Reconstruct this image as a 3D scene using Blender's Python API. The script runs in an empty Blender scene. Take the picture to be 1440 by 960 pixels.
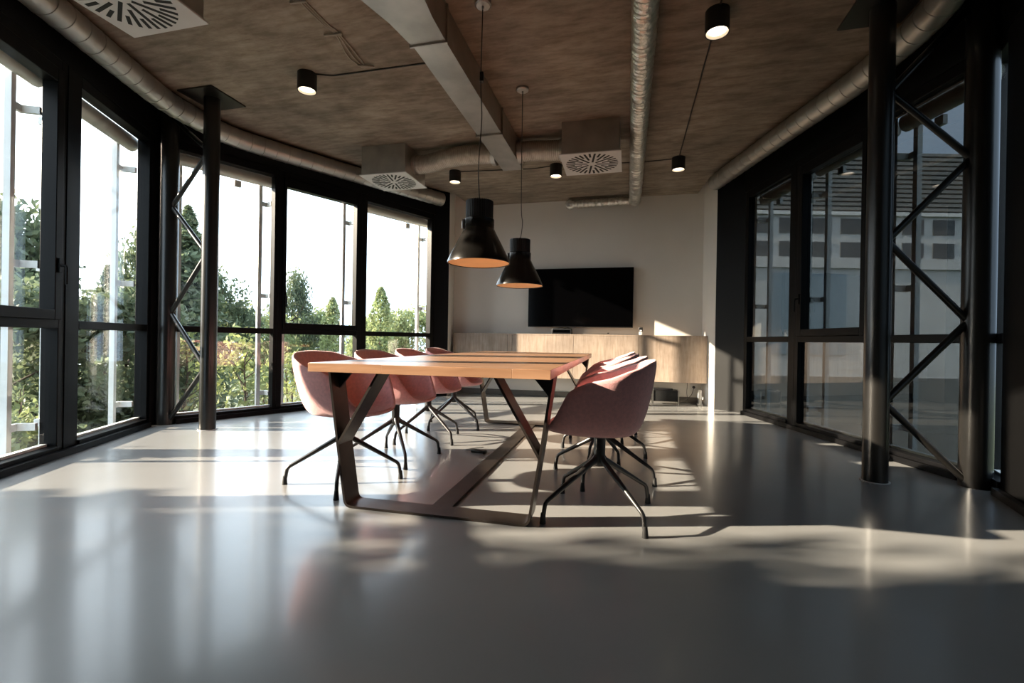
import bpy, bmesh, math, random
from mathutils import Vector, Matrix
PI = math.pi
R = math.radians
random.seed(7)
S = bpy.context.scene
C = S.collection

# ------------------------------------------------------------------ camera
HC = .875
F_PX, PITCH, ROLL, YAW = 651.8, R(-.10), R(.948), R(14.0)
cam_d = bpy.data.cameras.new('camera')
cam = bpy.data.objects.new('camera', cam_d)
C.objects.link(cam)
S.camera = cam
cam_d.sensor_width = 36
cam_d.lens = F_PX / 1440 * 36
cam_d.clip_start = .05
cam_d.clip_end = 500
_fw0 = Vector((math.sin(-YAW), math.cos(-YAW), 0)); _rt = Vector((math.cos(-YAW), -math.sin(-YAW), 0)); _z = Vector((0, 0, 1))
_fw = _fw0 * math.cos(PITCH) + _z * math.sin(PITCH); _up = -_fw0 * math.sin(PITCH) + _z * math.cos(PITCH)
_r2 = math.cos(ROLL) * _rt + math.sin(ROLL) * _up; _u2 = -math.sin(ROLL) * _rt + math.cos(ROLL) * _up
M4 = Matrix((_r2, _u2, -_fw)).transposed().to_4x4()
M4.translation = (0, 0, HC)
cam.matrix_world = M4

# ------------------------------------------------------------------ light and exposure
S.view_settings.view_transform = 'Standard'
S.view_settings.look = 'None'
S.view_settings.gamma = 1
S.view_settings.exposure = 1.0
S.view_settings.use_curve_mapping = False
S.cycles.max_bounces = 10
S.cycles.diffuse_bounces = 8
S.cycles.glossy_bounces = 5
S.cycles.transparent_max_bounces = 40
S.cycles.transmission_bounces = 6
S.cycles.use_denoising = True
S.cycles.sample_clamp_indirect = 6
S.cycles.caustics_reflective = False
S.cycles.caustics_refractive = False

SUN_TO = Vector((-.95, -.315, .352)).normalized()          # from the room towards the sun
sun_d = bpy.data.lights.new('sun', 'SUN')
sun_d.energy = 14.5
sun_d.color = (1, .83, .64)
sun_d.angle = R(.7)
sun = bpy.data.objects.new('sun', sun_d)
C.objects.link(sun)
sun.rotation_euler = SUN_TO.to_track_quat('Z', 'Y').to_euler()
sun.location = (-12, -4, 6)

W = bpy.data.worlds.new('sky'); S.world = W; W.use_nodes = True
wt = W.node_tree; wt.nodes.clear()
def wn(t, **k):
    n = wt.nodes.new(t)
    for a, b in k.items(): setattr(n, a, b)
    return n
tc = wn('ShaderNodeTexCoord')
dp = wn('ShaderNodeVectorMath', operation='DOT_PRODUCT'); dp.inputs[1].default_value = SUN_TO
wt.links.new(tc.outputs['Generated'], dp.inputs[0])
mr = wn('ShaderNodeMapRange'); mr.inputs['From Min'].default_value = -.9; mr.inputs['From Max'].default_value = .9
mr.inputs['To Min'].default_value = 0; mr.inputs['To Max'].default_value = 1
wt.links.new(dp.outputs['Value'], mr.inputs['Value'])
cr = wn('ShaderNodeValToRGB')
e = cr.color_ramp.elements
e[0].position = 0; e[0].color = (.44, .58, .78, 1)
e[1].position = 1; e[1].color = (.90, .95, 1.0, 1)
x = e.new(.55); x.color = (.62, .81, 1.0, 1)
wt.links.new(mr.outputs[0], cr.inputs[0])
st = wn('ShaderNodeMapRange'); st.inputs['To Min'].default_value = .9; st.inputs['To Max'].default_value = 3.2
wt.links.new(mr.outputs[0], st.inputs['Value'])
bgn = wn('ShaderNodeBackground'); wo = wn('ShaderNodeOutputWorld')
wt.links.new(cr.outputs[0], bgn.inputs['Color']); wt.links.new(st.outputs[0], bgn.inputs['Strength'])
wt.links.new(bgn.outputs[0], wo.inputs[0])

# ------------------------------------------------------------------ materials
def nodes(name):
    m = bpy.data.materials.new(name); m.use_nodes = True
    t = m.node_tree
    return m, t, t.nodes['Principled BSDF']
def mat(name, col, rough=.5, metal=0, var=.10, scale=8, bump=0, bscale=40, coat=0, emit=None, estr=0, stretch=(1, 1, 1), spec=None, rvar=0):
    m, t, b = nodes(name)
    L = t.links.new
    tcn = t.nodes.new('ShaderNodeTexCoord'); mp = t.nodes.new('ShaderNodeMapping'); mp.inputs['Scale'].default_value = stretch
    L(tcn.outputs['Object'], mp.inputs[0])
    n = t.nodes.new('ShaderNodeTexNoise'); n.inputs['Scale'].default_value = scale; n.inputs['Detail'].default_value = 5
    L(mp.outputs[0], n.inputs['Vector'])
    r = t.nodes.new('ShaderNodeValToRGB')
    r.color_ramp.elements[0].position = .3; r.color_ramp.elements[1].position = .7
    r.color_ramp.elements[0].color = tuple(max(0, c * (1 - var)) for c in col) + (1,)
    r.color_ramp.elements[1].color = tuple(min(1, c * (1 + var)) for c in col) + (1,)
    L(n.outputs['Fac'], r.inputs[0]); L(r.outputs[0], b.inputs['Base Color'])
    b.inputs['Roughness'].default_value = rough; b.inputs['Metallic'].default_value = metal
    if rvar:
        q = t.nodes.new('ShaderNodeMapRange'); q.inputs['To Min'].default_value = rough - rvar; q.inputs['To Max'].default_value = rough + rvar
        L(n.outputs['Fac'], q.inputs[0]); L(q.outputs[0], b.inputs['Roughness'])
    if spec is not None: b.inputs['Specular IOR Level'].default_value = spec
    if coat: b.inputs['Coat Weight'].default_value = coat; b.inputs['Coat Roughness'].default_value = .12
    if bump:
        n2 = t.nodes.new('ShaderNodeTexNoise'); n2.inputs['Scale'].default_value = bscale; n2.inputs['Detail'].default_value = 4
        L(mp.outputs[0], n2.inputs['Vector'])
        bp = t.nodes.new('ShaderNodeBump'); bp.inputs['Strength'].default_value = bump; bp.inputs['Distance'].default_value = .01
        L(n2.outputs['Fac'], bp.inputs['Height']); L(bp.outputs[0], b.inputs['Normal'])
    if emit:
        b.inputs['Emission Color'].default_value = emit + (1,); b.inputs['Emission Strength'].default_value = estr
    return m
def glass_mat(name, tint, f0=.04):
    m = bpy.data.materials.new(name); m.use_nodes = True
    t = m.node_tree; t.nodes.clear(); L = t.links.new
    g = t.nodes.new('ShaderNodeNewGeometry')
    d = t.nodes.new('ShaderNodeVectorMath'); d.operation = 'DOT_PRODUCT'
    L(g.outputs['Normal'], d.inputs[0]); L(g.outputs['Incoming'], d.inputs[1])
    a = t.nodes.new('ShaderNodeMath'); a.operation = 'ABSOLUTE'; L(d.outputs['Value'], a.inputs[0])
    s = t.nodes.new('ShaderNodeMath'); s.operation = 'SUBTRACT'; s.inputs[0].default_value = 1; L(a.outputs[0], s.inputs[1])
    p = t.nodes.new('ShaderNodeMath'); p.operation = 'POWER'; L(s.outputs[0], p.inputs[0]); p.inputs[1].default_value = 5
    ma = t.nodes.new('ShaderNodeMath'); ma.operation = 'MULTIPLY_ADD'; L(p.outputs[0], ma.inputs[0]); ma.inputs[1].default_value = 1 - f0; ma.inputs[2].default_value = f0
    tr = t.nodes.new('ShaderNodeBsdfTransparent'); tr.inputs[0].default_value = tint + (1,)
    gl = t.nodes.new('ShaderNodeBsdfGlossy'); gl.inputs['Roughness'].default_value = 0.0
    mx = t.nodes.new('ShaderNodeMixShader'); L(ma.outputs[0], mx.inputs[0]); L(tr.outputs[0], mx.inputs[1]); L(gl.outputs[0], mx.inputs[2])
    o = t.nodes.new('ShaderNodeOutputMaterial'); L(mx.outputs[0], o.inputs[0])
    return m
def streak_mat(name, c1, c2, c3, stretch, scale, rough, bump=.2, spec=None):
    m, t, b = nodes(name); L = t.links.new
    tcn = t.nodes.new('ShaderNodeTexCoord'); mp = t.nodes.new('ShaderNodeMapping'); mp.inputs['Scale'].default_value = stretch
    L(tcn.outputs['Object'], mp.inputs[0])
    n = t.nodes.new('ShaderNodeTexNoise'); n.inputs['Scale'].default_value = scale; n.inputs['Detail'].default_value = 8; n.inputs['Roughness'].default_value = .65
    L(mp.outputs[0], n.inputs['Vector'])
    r = t.nodes.new('ShaderNodeValToRGB'); el = r.color_ramp.elements
    el[0].position = .37; el[0].color = c1 + (1,); el[1].position = .64; el[1].color = c3 + (1,)
    k = el.new(.5); k.color = c2 + (1,)
    L(n.outputs['Fac'], r.inputs[0])
    n3 = t.nodes.new('ShaderNodeTexNoise'); n3.inputs['Scale'].default_value = 1.7; n3.inputs['Detail'].default_value = 8; n3.inputs['Roughness'].default_value = .62
    L(tcn.outputs['Object'], n3.inputs['Vector'])
    q = t.nodes.new('ShaderNodeMapRange'); q.inputs['From Min'].default_value = .3; q.inputs['From Max'].default_value = .7; q.inputs['To Min'].default_value = .66; q.inputs['To Max'].default_value = 1.25
    L(n3.outputs['Fac'], q.inputs[0])
    mu = t.nodes.new('ShaderNodeMix'); mu.data_type = 'RGBA'; mu.blend_type = 'MULTIPLY'; mu.inputs['Factor'].default_value = 1
    L(r.outputs[0], mu.inputs['A']); L(q.outputs[0], mu.inputs['B'])
    L(mu.outputs['Result'], b.inputs['Base Color'])
    b.inputs['Roughness'].default_value = rough
    if spec is not None: b.inputs['Specular IOR Level'].default_value = spec
    if bump:
        bp = t.nodes.new('ShaderNodeBump'); bp.inputs['Strength'].default_value = bump; bp.inputs['Distance'].default_value = .01
        L(n.outputs['Fac'], bp.inputs['Height']); L(bp.outputs[0], b.inputs['Normal'])
    return m
MT = {}
MT['floor'] = mat('polished_screed', (.262, .264, .262), .27, var=.035, scale=2.5, spec=.55, coat=.32)
MT['ceiling'] = streak_mat('brown_board_concrete', (.18, .142, .105), (.25, .204, .158), (.32, .268, .213), (1.0, 3.6, 3), 3.4, .85, .2)
MT['dim_wall'] = mat('bounce_damping_grey', (.16, .155, .15), .85, var=.02, scale=3)  # unseen walls coloured dark so less light bounces onto the near floor
MT['white'] = mat('white_plaster', (.76, .73, .68), .85, var=.02, scale=3, bump=.03, bscale=90)
MT['black'] = mat('black_powder_coat', (.002, .002, .0022), .5, var=.15, scale=20, spec=.15)
MT['soffit'] = mat('black_soffit', (.005, .005, .005), .8, var=.1)
MT['frame'] = mat('anthracite_frame', (.003, .003, .0034), .40, var=.12, scale=12, spec=.12)
MT['glass'] = glass_mat('clear_glass', (.95, .965, .96), .05)
MT['tint'] = glass_mat('solar_tinted_glass', (.315, .325, .325), .09)
MT['steel'] = mat('painted_steel_black', (.008, .0075, .007), .28, .0, var=.15, scale=15, spec=.5)
MT['raw'] = mat('raw_steel', (.055, .045, .040), .36, .75, var=.25, scale=9)
MT['galv'] = mat('galvanised_sheet', (.42, .40, .37), .42, .9, var=.18, scale=4, bump=.05, bscale=6)
MT['foil'] = mat('aluminium_foil', (.68, .66, .62), .36, .95, var=.2, scale=25, bump=.9, bscale=28)
MT['flex'] = mat('flexible_hose', (.42, .37, .32), .45, .8, var=.15, scale=20)
MT['grille'] = mat('white_grille_paint', (.62, .62, .62), .5, var=.04)
MT['slot'] = mat('dark_slot', (.006, .006, .006), .7, var=.1)
MT['pink'] = mat('pink_wool', (.76, .385, .385), .92, var=.10, scale=60, bump=.35, bscale=320)
MT['pink'].node_tree.nodes['Principled BSDF'].inputs['Sheen Weight'].default_value = .45
MT['leg'] = mat('chair_black_metal', (.014, .013, .013), .32, .0, var=.1, spec=.6)
MT['glide'] = mat('black_rubber', (.01, .01, .01), .7, var=.1)
MT['oak'] = streak_mat('veneered_oak', (.33, .25, .19), (.40, .31, .245), (.46, .37, .30), (9, 9, .9), 3.5, .5, .04)
MT['lamp'] = mat('lamp_black_metal', (.012, .011, .010), .24, .45, var=.12, scale=10)
MT['fin'] = mat('lamp_black_matte', (.011, .011, .011), .5, var=.1)
MT['gold'] = mat('warm_reflector', (.92, .66, .36), .5, .0, var=.06)
MT['bulb'] = mat('warm_bulb', (1, .75, .45), .4, var=0, emit=(1, .62, .28), estr=3)
MT['led'] = mat('led_disc', (1, .9, .75), .4, var=0, emit=(1, .86, .68), estr=2.2)
MT['reflector'] = mat('downlight_reflector', (.75, .68, .58), .35, var=.03)
MT['tv'] = mat('television_black', (.0008, .0008, .001), .12, var=.05, spec=.2)
MT['plastic'] = mat('black_plastic', (.011, .011, .012), .4, var=.1)
MT['whiteplastic'] = mat('white_plastic', (.72, .71, .68), .45, var=.03)
MT['chrome'] = mat('brushed_chrome', (.55, .53, .50), .3, 1, var=.06)
MT['cable'] = mat('grey_cable', (.05, .047, .045), .6, var=.1)
MT['beige'] = mat('beige_conduit', (.34, .30, .25), .6, var=.1)
MT['darkconduit'] = mat('dark_conduit', (.02, .018, .016), .6, var=.1)
MT['alu'] = mat('exterior_aluminium', (.78, .78, .76), .45, .0, var=.04)
MT['cassette'] = mat('cassette_beige', (.47, .45, .40), .45, .2, var=.06, stretch=(1, 1, 1))
MT['terrace'] = mat('terrace_paving', (.23, .22, .20), .9, var=.22, scale=3, bump=.3, bscale=20)
MT['ground'] = mat('lawn_ground', (.07, .085, .04), .95, var=.3, scale=.6)
MT['render'] = mat('white_render', (.62, .62, .61), .9, var=.04, scale=1.5)
MT['louvre'] = mat('grey_louvre', (.20, .20, .19), .7, var=.08)
MT['bluewall'] = mat('blue_grey_panel', (.28, .35, .40), .5, var=.06)
MT['darkglass'] = mat('dark_window_glass', (.10, .105, .105), .12, var=.2, scale=2)
MT['bark'] = mat('bark', (.07, .05, .035), .95, var=.3, scale=12, bump=.4, bscale=30)
def leaf_mat(name, c):
    m, t, b = nodes(name); L = t.links.new
    oi = t.nodes.new('ShaderNodeTexCoord')
    n = t.nodes.new('ShaderNodeTexNoise'); n.inputs['Scale'].default_value = 3.0
    L(oi.outputs['Object'], n.inputs['Vector'])
    r = t.nodes.new('ShaderNodeValToRGB')
    r.color_ramp.elements[0].position = .35; r.color_ramp.elements[1].position = .65
    r.color_ramp.elements[0].color = tuple(v * .65 for v in c) + (1,)
    r.color_ramp.elements[1].color = tuple(v * 1.3 for v in c) + (1,)
    L(n.outputs['Fac'], r.inputs[0]); L(r.outputs[0], b.inputs['Base Color'])
    b.inputs['Roughness'].default_value = .6
    tl = t.nodes.new('ShaderNodeBsdfTranslucent'); L(r.outputs[0], tl.inputs[0])
    mx = t.nodes.new('ShaderNodeMixShader'); mx.inputs[0].default_value = .4
    L(b.outputs[0], mx.inputs[1]); L(tl.outputs[0], mx.inputs[2])
    L(mx.outputs[0], t.nodes['Material Output'].inputs[0])
    return m
MT['leaf_dark'] = leaf_mat('dark_leaves', (.125, .155, .085))
MT['leaf_mid'] = leaf_mat('green_leaves', (.25, .29, .13))
MT['leaf_yellow'] = leaf_mat('yellow_green_leaves', (.24, .27, .10))
def wood_top():
    m, t, b = nodes('oak_tabletop'); L = t.links.new
    tcn = t.nodes.new('ShaderNodeTexCoord'); mp = t.nodes.new('ShaderNodeMapping'); mp.inputs['Scale'].default_value = (1.0, 11, 11)
    L(tcn.outputs['Object'], mp.inputs[0])
    n = t.nodes.new('ShaderNodeTexNoise'); n.inputs['Scale'].default_value = 2.4; n.inputs['Detail'].default_value = 8; n.inputs['Distortion'].default_value = .5
    L(mp.outputs[0], n.inputs['Vector'])
    r = t.nodes.new('ShaderNodeValToRGB'); el = r.color_ramp.elements
    el[0].position = .3; el[0].color = (.27, .140, .078, 1); el[1].position = .7; el[1].color = (.455, .262, .158, 1)
    k = el.new(.5); k.color = (.37, .205, .118, 1)
    L(n.outputs['Fac'], r.inputs[0])
    ge = t.nodes.new('ShaderNodeNewGeometry')
    q = t.nodes.new('ShaderNodeMapRange'); q.inputs['To Min'].default_value = .80; q.inputs['To Max'].default_value = 1.16
    L(ge.outputs['Random Per Island'], q.inputs[0])
    mu = t.nodes.new('ShaderNodeMix'); mu.data_type = 'RGBA'; mu.blend_type = 'MULTIPLY'; mu.inputs['Factor'].default_value = 1
    L(r.outputs[0], mu.inputs['A']); L(q.outputs[0], mu.inputs['B']); L(mu.outputs['Result'], b.inputs['Base Color'])
    b.inputs['Roughness'].default_value = .30
    return m
MT['top'] = wood_top()

# ------------------------------------------------------------------ mesh helpers
class MB:
    def __init__(s): s.v = []; s.f = []
    def add(s, vs, fs, M=None):
        o = len(s.v)
        s.v += [tuple(M @ Vector(p)) if M else tuple(p) for p in vs]
        s.f += [tuple(i + o for i in f) for f in fs]
        return s
    def box(s, x0, x1, y0, y1, z0, z1, M=None):
        vs = [(x, y, z) for x in (x0, x1) for y in (y0, y1) for z in (z0, z1)]
        return s.add(vs, [(0, 1, 3, 2), (4, 6, 7, 5), (0, 4, 5, 1), (2, 3, 7, 6), (0, 2, 6, 4), (1, 5, 7, 3)], M)
    def prism(s, poly, z0, z1, M=None):
        a = sum(poly[i][0] * poly[(i + 1) % len(poly)][1] - poly[(i + 1) % len(poly)][0] * poly[i][1] for i in range(len(poly)))
        if a < 0: poly = poly[::-1]
        n = len(poly)
        vs = [(x, y, z0) for x, y in poly] + [(x, y, z1) for x, y in poly]
        return s.add(vs, [tuple(range(n))[::-1], tuple(range(n, 2 * n))] + [(i, (i + 1) % n, n + (i + 1) % n, n + i) for i in range(n)], M)
    def lathe(s, prof, n=32, M=None, closed=False):
        vs = []; fs = []
        m = len(prof)
        for i in range(n):
            a = 2 * PI * i / n
            for r, z in prof: vs.append((r * math.cos(a), r * math.sin(a), z))
        for i in range(n):
            j = (i + 1) % n
            for k in range(m - 1 + (1 if closed else 0)):
                k2 = (k + 1) % m
                fs.append((i * m + k, j * m + k, j * m + k2, i * m + k2))
        if not closed:
            if prof[0][0] > 1e-5: fs.append(tuple(i * m for i in range(n))[::-1])
            if prof[-1][0] > 1e-5: fs.append(tuple(i * m + m - 1 for i in range(n)))
        return s.add(vs, fs, M)
    def cyl(s, p0, p1, r0, r1=None, n=20):
        return s.tube([p0, p1], [r0, r0 if r1 is None else r1], n)
    def tube(s, path, r, n=14, caps=True, flat=1.0):
        P = [Vector(p) for p in path]; m = len(P)
        rad = r if isinstance(r, (list, tuple)) else [r] * m
        T = []
        for i in range(m):
            a = P[min(i + 1, m - 1)] - P[max(i - 1, 0)]
            T.append(a.normalized())
        u = Vector((0, 0, 1)) if abs(T[0].z) < .95 else Vector((1, 0, 0))
        u = (u - T[0] * u.dot(T[0])).normalized()
        vs = []; fs = []
        for i in range(m):
            u = (u - T[i] * u.dot(T[i])).normalized(); w = T[i].cross(u)
            for k in range(n):
                a = 2 * PI * k / n
                vs.append(P[i] + (u * math.cos(a) + w * math.sin(a) * flat) * rad[i])
        for i in range(m - 1):
            for k in range(n):
                fs.append((i * n + k, i * n + (k + 1) % n, (i + 1) * n + (k + 1) % n, (i + 1) * n + k))
        if caps:
            fs.append(tuple(range(n))[::-1]); fs.append(tuple(range((m - 1) * n, m * n)))
        return s.add(vs, fs)
    def build(s, name, m, parent=None, smooth=True, bevel=0, solid=0, subsurf=0, loc=None, angle=35):
        me = bpy.data.meshes.new(name); me.from_pydata(s.v, [], s.f)
        bm = bmesh.new(); bm.from_mesh(me); bmesh.ops.recalc_face_normals(bm, faces=bm.faces); bm.to_mesh(me); bm.free()
        if smooth:
            me.polygons.foreach_set('use_smooth', [True] * len(me.polygons)); me.set_sharp_from_angle(angle=R(angle))
        me.materials.append(MT[m] if isinstance(m, str) else m)
        o = bpy.data.objects.new(name, me); C.objects.link(o)
        if parent is not None: o.parent = parent
        if loc: o.location = loc
        if solid:
            k = o.modifiers.new('solid', 'SOLIDIFY'); k.thickness = solid; k.offset = 0
        if subsurf:
            k = o.modifiers.new('sub', 'SUBSURF'); k.levels = subsurf; k.render_levels = subsurf
        if bevel:
            k = o.modifiers.new('bevel', 'BEVEL'); k.width = bevel; k.segments = 2; k.limit_method = 'ANGLE'
        return o
def tag(o, label=None, cat=None, group=None, kind=None):
    for k, v in (('label', label), ('category', cat), ('group', group), ('kind', kind)):
        if v: o[k] = v
    return o
def empty(name, loc=(0, 0, 0), rz=0, label=None, cat=None, group=None, kind=None):
    o = bpy.data.objects.new(name, None); C.objects.link(o)
    o.empty_display_size = .1
    o.location = loc; o.rotation_euler = (0, 0, rz)
    return tag(o, label, cat, group, kind)
def copy_tree(o, parent=None):
    c = o.copy(); C.objects.link(c); c.parent = parent
    for ch in list(o.children): copy_tree(ch, c)
    return c
def smooth_path(pts, n=6):
    """Catmull-Rom through pts"""
    P = [Vector(p) for p in pts]; out = []
    for i in range(len(P) - 1):
        a = P[max(i - 1, 0)]; b = P[i]; c = P[i + 1]; d = P[min(i + 2, len(P) - 1)]
        for k in range(n):
            t = k / n
            out.append(.5 * ((2 * b) + (c - a) * t + (2 * a - 5 * b + 4 * c - d) * t * t + (3 * b - a - 3 * c + d) * t ** 3))
    out.append(P[-1]); return out
def rounded(pts, r=.05, n=5):
    """polyline with rounded corners"""
    P = [Vector(p) for p in pts]; out = [P[0]]
    for i in range(1, len(P) - 1):
        a = (P[i - 1] - P[i]); b = (P[i + 1] - P[i])
        rr = min(r, a.length * .45, b.length * .45); a.normalize(); b.normalize()
        p0 = P[i] + a * rr; p1 = P[i] + b * rr
        for k in range(n + 1):
            t = k / n; out.append((1 - t) ** 2 * p0 + 2 * t * (1 - t) * P[i] + t * t * p1)
    out.append(P[-1]); return out

# ------------------------------------------------------------------ the room
CEIL = 3.09
LB, LBd = Vector((-4.47, 3.42)), Vector((.45, -.893)).normalized()        # window line on the left, towards the camera
LC, LCd = Vector((-4.40, 3.62)), Vector((.432, .902)).normalized()        # window line on the left, towards the back
RH, RHd = Vector((2.22, 3.66)), Vector((-.262, .965)).normalized()        # window line on the right, towards the back
RI, RId = Vector((2.25, 3.48)), Vector((-.262, -.965)).normalized()       # window line on the right, towards the camera
def on(p, d, t, off=0, inward=None):
    q = p + d * t
    if off: q = q + inward * off
    return q
INW = {}
for key, d, sgn in (('LB', LBd, 1), ('LC', LCd, 1), ('RH', RHd, -1), ('RI', RId, -1)):
    n = Vector((-d.y, d.x))
    if n.x * sgn < 0: n = -n
    INW[key] = n
YF = -.28
lb_end = on(LB, LBd, 4.15); ri_end = on(RI, RId, 3.9)
outline = [lb_end, on(LB, LBd, -.06), on(LC, LCd, -.03), on(LC, LCd, 3.36), Vector((-2.71, 6.75)), Vector((-2.83, 7.285)),
           Vector((1.06, 7.285)), Vector((1.14, 6.71)), on(RH, RHd, 2.86), on(RH, RHd, -.02), on(RI, RId, -.22), ri_end]
cen = Vector((-1.1, 3.5))
def grow(poly, g):
    return [tuple(p + (p - cen).normalized() * g) for p in poly]
tag(MB().prism(grow(outline, .22), -.12, 0).build('floor', 'floor', smooth=False), kind='structure')
# ceiling slab stops short of the facade, a black soffit closes the gap above the pipes
slab = [(-2.35, -.3), (-3.40, 1.60), (-3.66, 2.10), (-3.86, 2.55), (-4.02, 3.10), (-4.10, 3.60), (-4.09, 4.12), (-3.93, 4.55), (-3.55, 5.25), (-3.10, 6.02), (-2.59, 6.60),
        (-2.545, 7.285), (.97, 7.285), (1.03, 6.62), (1.19, 6.25), (1.57, 5.05), (1.83, 4.25), (1.90, 3.55), (1.78, 2.6), (1.2, -.3)]
tag(MB().prism(slab, CEIL, CEIL + .20).build('ceiling', 'ceiling', smooth=False), kind='structure')
tag(MB().prism(grow(outline, .22), 3.42, 3.50).build('ceiling_soffit', 'soffit', smooth=False), kind='structure')
def wall_seg(name, a, b, z0, z1, m, thick=.12, side=1):
    """wall between plan points a and b, thick to the outside"""
    a = Vector(a[:2]); b = Vector(b[:2]); d = (b - a).normalized(); n = Vector((-d.y, d.x)) * side
    return tag(MB().prism([tuple(a), tuple(b), tuple(b + n * thick), tuple(a + n * thick)], z0, z1).build(name, m, smooth=False), kind='structure')
wall_seg('wall_back', (-2.95, 7.285), (1.18, 7.285), 0, 3.42, 'white', .15, 1)
wall_seg('wall_back_left', (-2.71, 6.75), (-2.83, 7.285), 0, 3.42, 'white', .10, 1)
wall_seg('wall_back_right', (1.06, 7.285), (1.14, 6.71), 0, 3.42, 'white', .10, 1)
wall_seg('wall_front', (-2.9, YF), (1.5, YF), 0, 3.42, 'dim_wall', .15, -1)
a = on(LC, LCd, 3.36)
wall_seg('trim_1', a, (-2.712, 6.748), 0, 3.42, 'black', .08, 1)
wall_seg('trim_2', (1.142, 6.706), on(RH, RHd, 2.86), 0, 3.42, 'black', .08, 1)
# dark grey back wall skirting under the sideboard
tag(MB().box(-2.80, 1.05, 7.265, 7.284, .002, .085).build('baseboard_back', mat('grey_skirting', (.13, .12, .105), .6), smooth=False), kind='structure')
# header bulkheads over the windows
for nm, p, d, t0, t1, key in (('wall_left', LB, LBd, -.08, 4.2, 'LB'), ('wall_left_far', LC, LCd, -.05, 3.38, 'LC'), ('wall_right_far', RH, RHd, -.04, 2.88, 'RH'), ('wall_right', RI, RId, -.24, 3.95, 'RI')):
    q0 = on(p, d, t0, .05, INW[key]); q1 = on(p, d, t1, .05, INW[key]); n = -INW[key] * .16
    tag(MB().prism([tuple(q0), tuple(q1), tuple(q1 + n), tuple(q0 + n)], 2.80, 3.42).build(nm, 'black', smooth=False), kind='structure')

ZB, ZT0, ZT1, ZG, ZH = .075, .908, .970, 2.717, 2.80
def frame_root(name, p, d, key, a, b, label=None):
    inw = INW[key]
    o = p + d * a; dd = d
    flip = d.x * inw.y - d.y * inw.x < 0
    if flip: o = p + d * b; dd = -d
    r = empty(name, (o.x, o.y, 0), math.atan2(dd.y, dd.x))
    return r, flip
def window(i, p, d, key, a, b, ia, ib, kind, gl, label, handle_side=None):
    r, flip = frame_root('window_%d' % i, p, d, key, a, b)
    w = b - a
    if flip: ia, ib = ib, ia
    tag(r, label, 'window', None, 'structure')
    s = .045
    fa, fb = (ia, ib) if kind == 'fixed' else (.06, .06)
    f = MB()
    f.box(0, fa, -.06, .045, 0, ZH); f.box(w - fb, w, -.06, .045, 0, ZH)
    f.box(fa, w - fb, -.06, .06, 0, ZB); f.box(fa, w - fb, -.06, .045, ZG, ZH); f.box(fa, w - fb, -.05, .045, ZT0, ZT1)
    f.build('frame', 'frame', r, bevel=.004)
    f2 = MB().box(fa, w - fb, -.05, -.012, ZB, ZB + .018); f2.build('glazing_bead', 'alu', r, smooth=False)
    MB().box(fa - .01, w - fb + .01, -.006, .006, ZB - .01, ZT0 + .01).build('lower_pane', gl, r, smooth=False)
    if kind == 'fixed':
        MB().box(fa - .01, w - fb + .01, -.006, .006, ZT1 - .01, ZG + .01).build('upper_pane', gl, r, smooth=False)
    else:
        sa = MB()
        z0, z1 = ZT1, ZG
        sa.box(fa, ia, -.03, .065, z0, z1); sa.box(w - ib, w - fb, -.03, .065, z0, z1)
        sa.box(ia, w - ib, -.03, .065, z0, 1.04); sa.box(ia, w - ib, -.03, .065, 2.62, z1)
        so = sa.build('sash', 'frame', r, bevel=.004)
        MB().box(ia - .01, w - ib + .01, -.006, .006, 1.03, 2.63).build('upper_pane', gl, r, smooth=False)
        hx = (w - .5 * (fb + ib)) if (handle_side == 'hi') != flip else .5 * (fa + ia)
        h = MB(); h.box(hx - .014, hx + .014, .065, .077, 1.30, 1.40); h.tube(rounded([(hx, .07, 1.35), (hx, .11, 1.35), (hx, .11, 1.22)], .02), .009, 10)
        h.build('handle', 'black', so)
    return r
window(1, LB, LBd, 'LB', 1.10, 2.10, .125, .09, 'sash', 'glass', 'tilting black framed window nearest the camera on the left, with a handle', 'lo')
window(2, LB, LBd, 'LB', -.05, 1.06, .055, .11, 'fixed', 'glass', 'fixed black framed window left of the lattice column on the left')
window(3, LC, LCd, 'LC', -.02, 1.02, .05, .04, 'fixed', 'glass', 'fixed black framed window directly behind the lattice column on the left')
window(4, LC, LCd, 'LC', 1.02, 2.11, .09, .095, 'sash', 'glass', 'tilting black framed window left of the pendant lamps, with a thick sash', 'lo')
window(5, LC, LCd, 'LC', 2.11, 3.36, .075, .06, 'fixed', 'glass', 'fixed black framed window next to the far corner on the left')
window(6, RH, RHd, 'RH', -.02, .83, .075, .105, 'fixed', 'tint', 'fixed dark tinted window behind the lattice column on the right')
window(7, RH, RHd, 'RH', .83, 1.845, .11, .125, 'sash', 'tint', 'tilting dark tinted window left of the lattice column on the right', 'hi')
window(8, RH, RHd, 'RH', 1.845, 2.86, .105, .07, 'fixed', 'tint', 'fixed dark tinted window beside the far corner on the right')
window(9, RI, RId, 'RI', -.23, .10, .02, .02, 'fixed', 'glass', 'narrow strip of window right of the lattice column on the right')
window(10, RI, RId, 'RI', .42, 1.46, .06, .06, 'fixed', 'tint', 'fixed tinted window on the right, outside the photo')
window(11, RI, RId, 'RI', 1.46, 2.50, .06, .06, 'fixed', 'tint', 'fixed tinted window on the right near the camera, outside the photo')
window(12, LB, LBd, 'LB', 2.14, 3.16, .06, .06, 'fixed', 'glass', 'fixed window on the left beside the camera, outside the photo')
def fill(name, p, d, key, a, b, z0=0, z1=2.8, m='black', o0=-.06, o1=.05):
    q0 = on(p, d, a, o1, INW[key]); q1 = on(p, d, b, o1, INW[key]); n = -INW[key] * (o1 - o0)
    return tag(MB().prism([tuple(q0), tuple(q1), tuple(q1 + n), tuple(q0 + n)], z0, z1).build(name, m, smooth=False), kind='structure')
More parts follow.
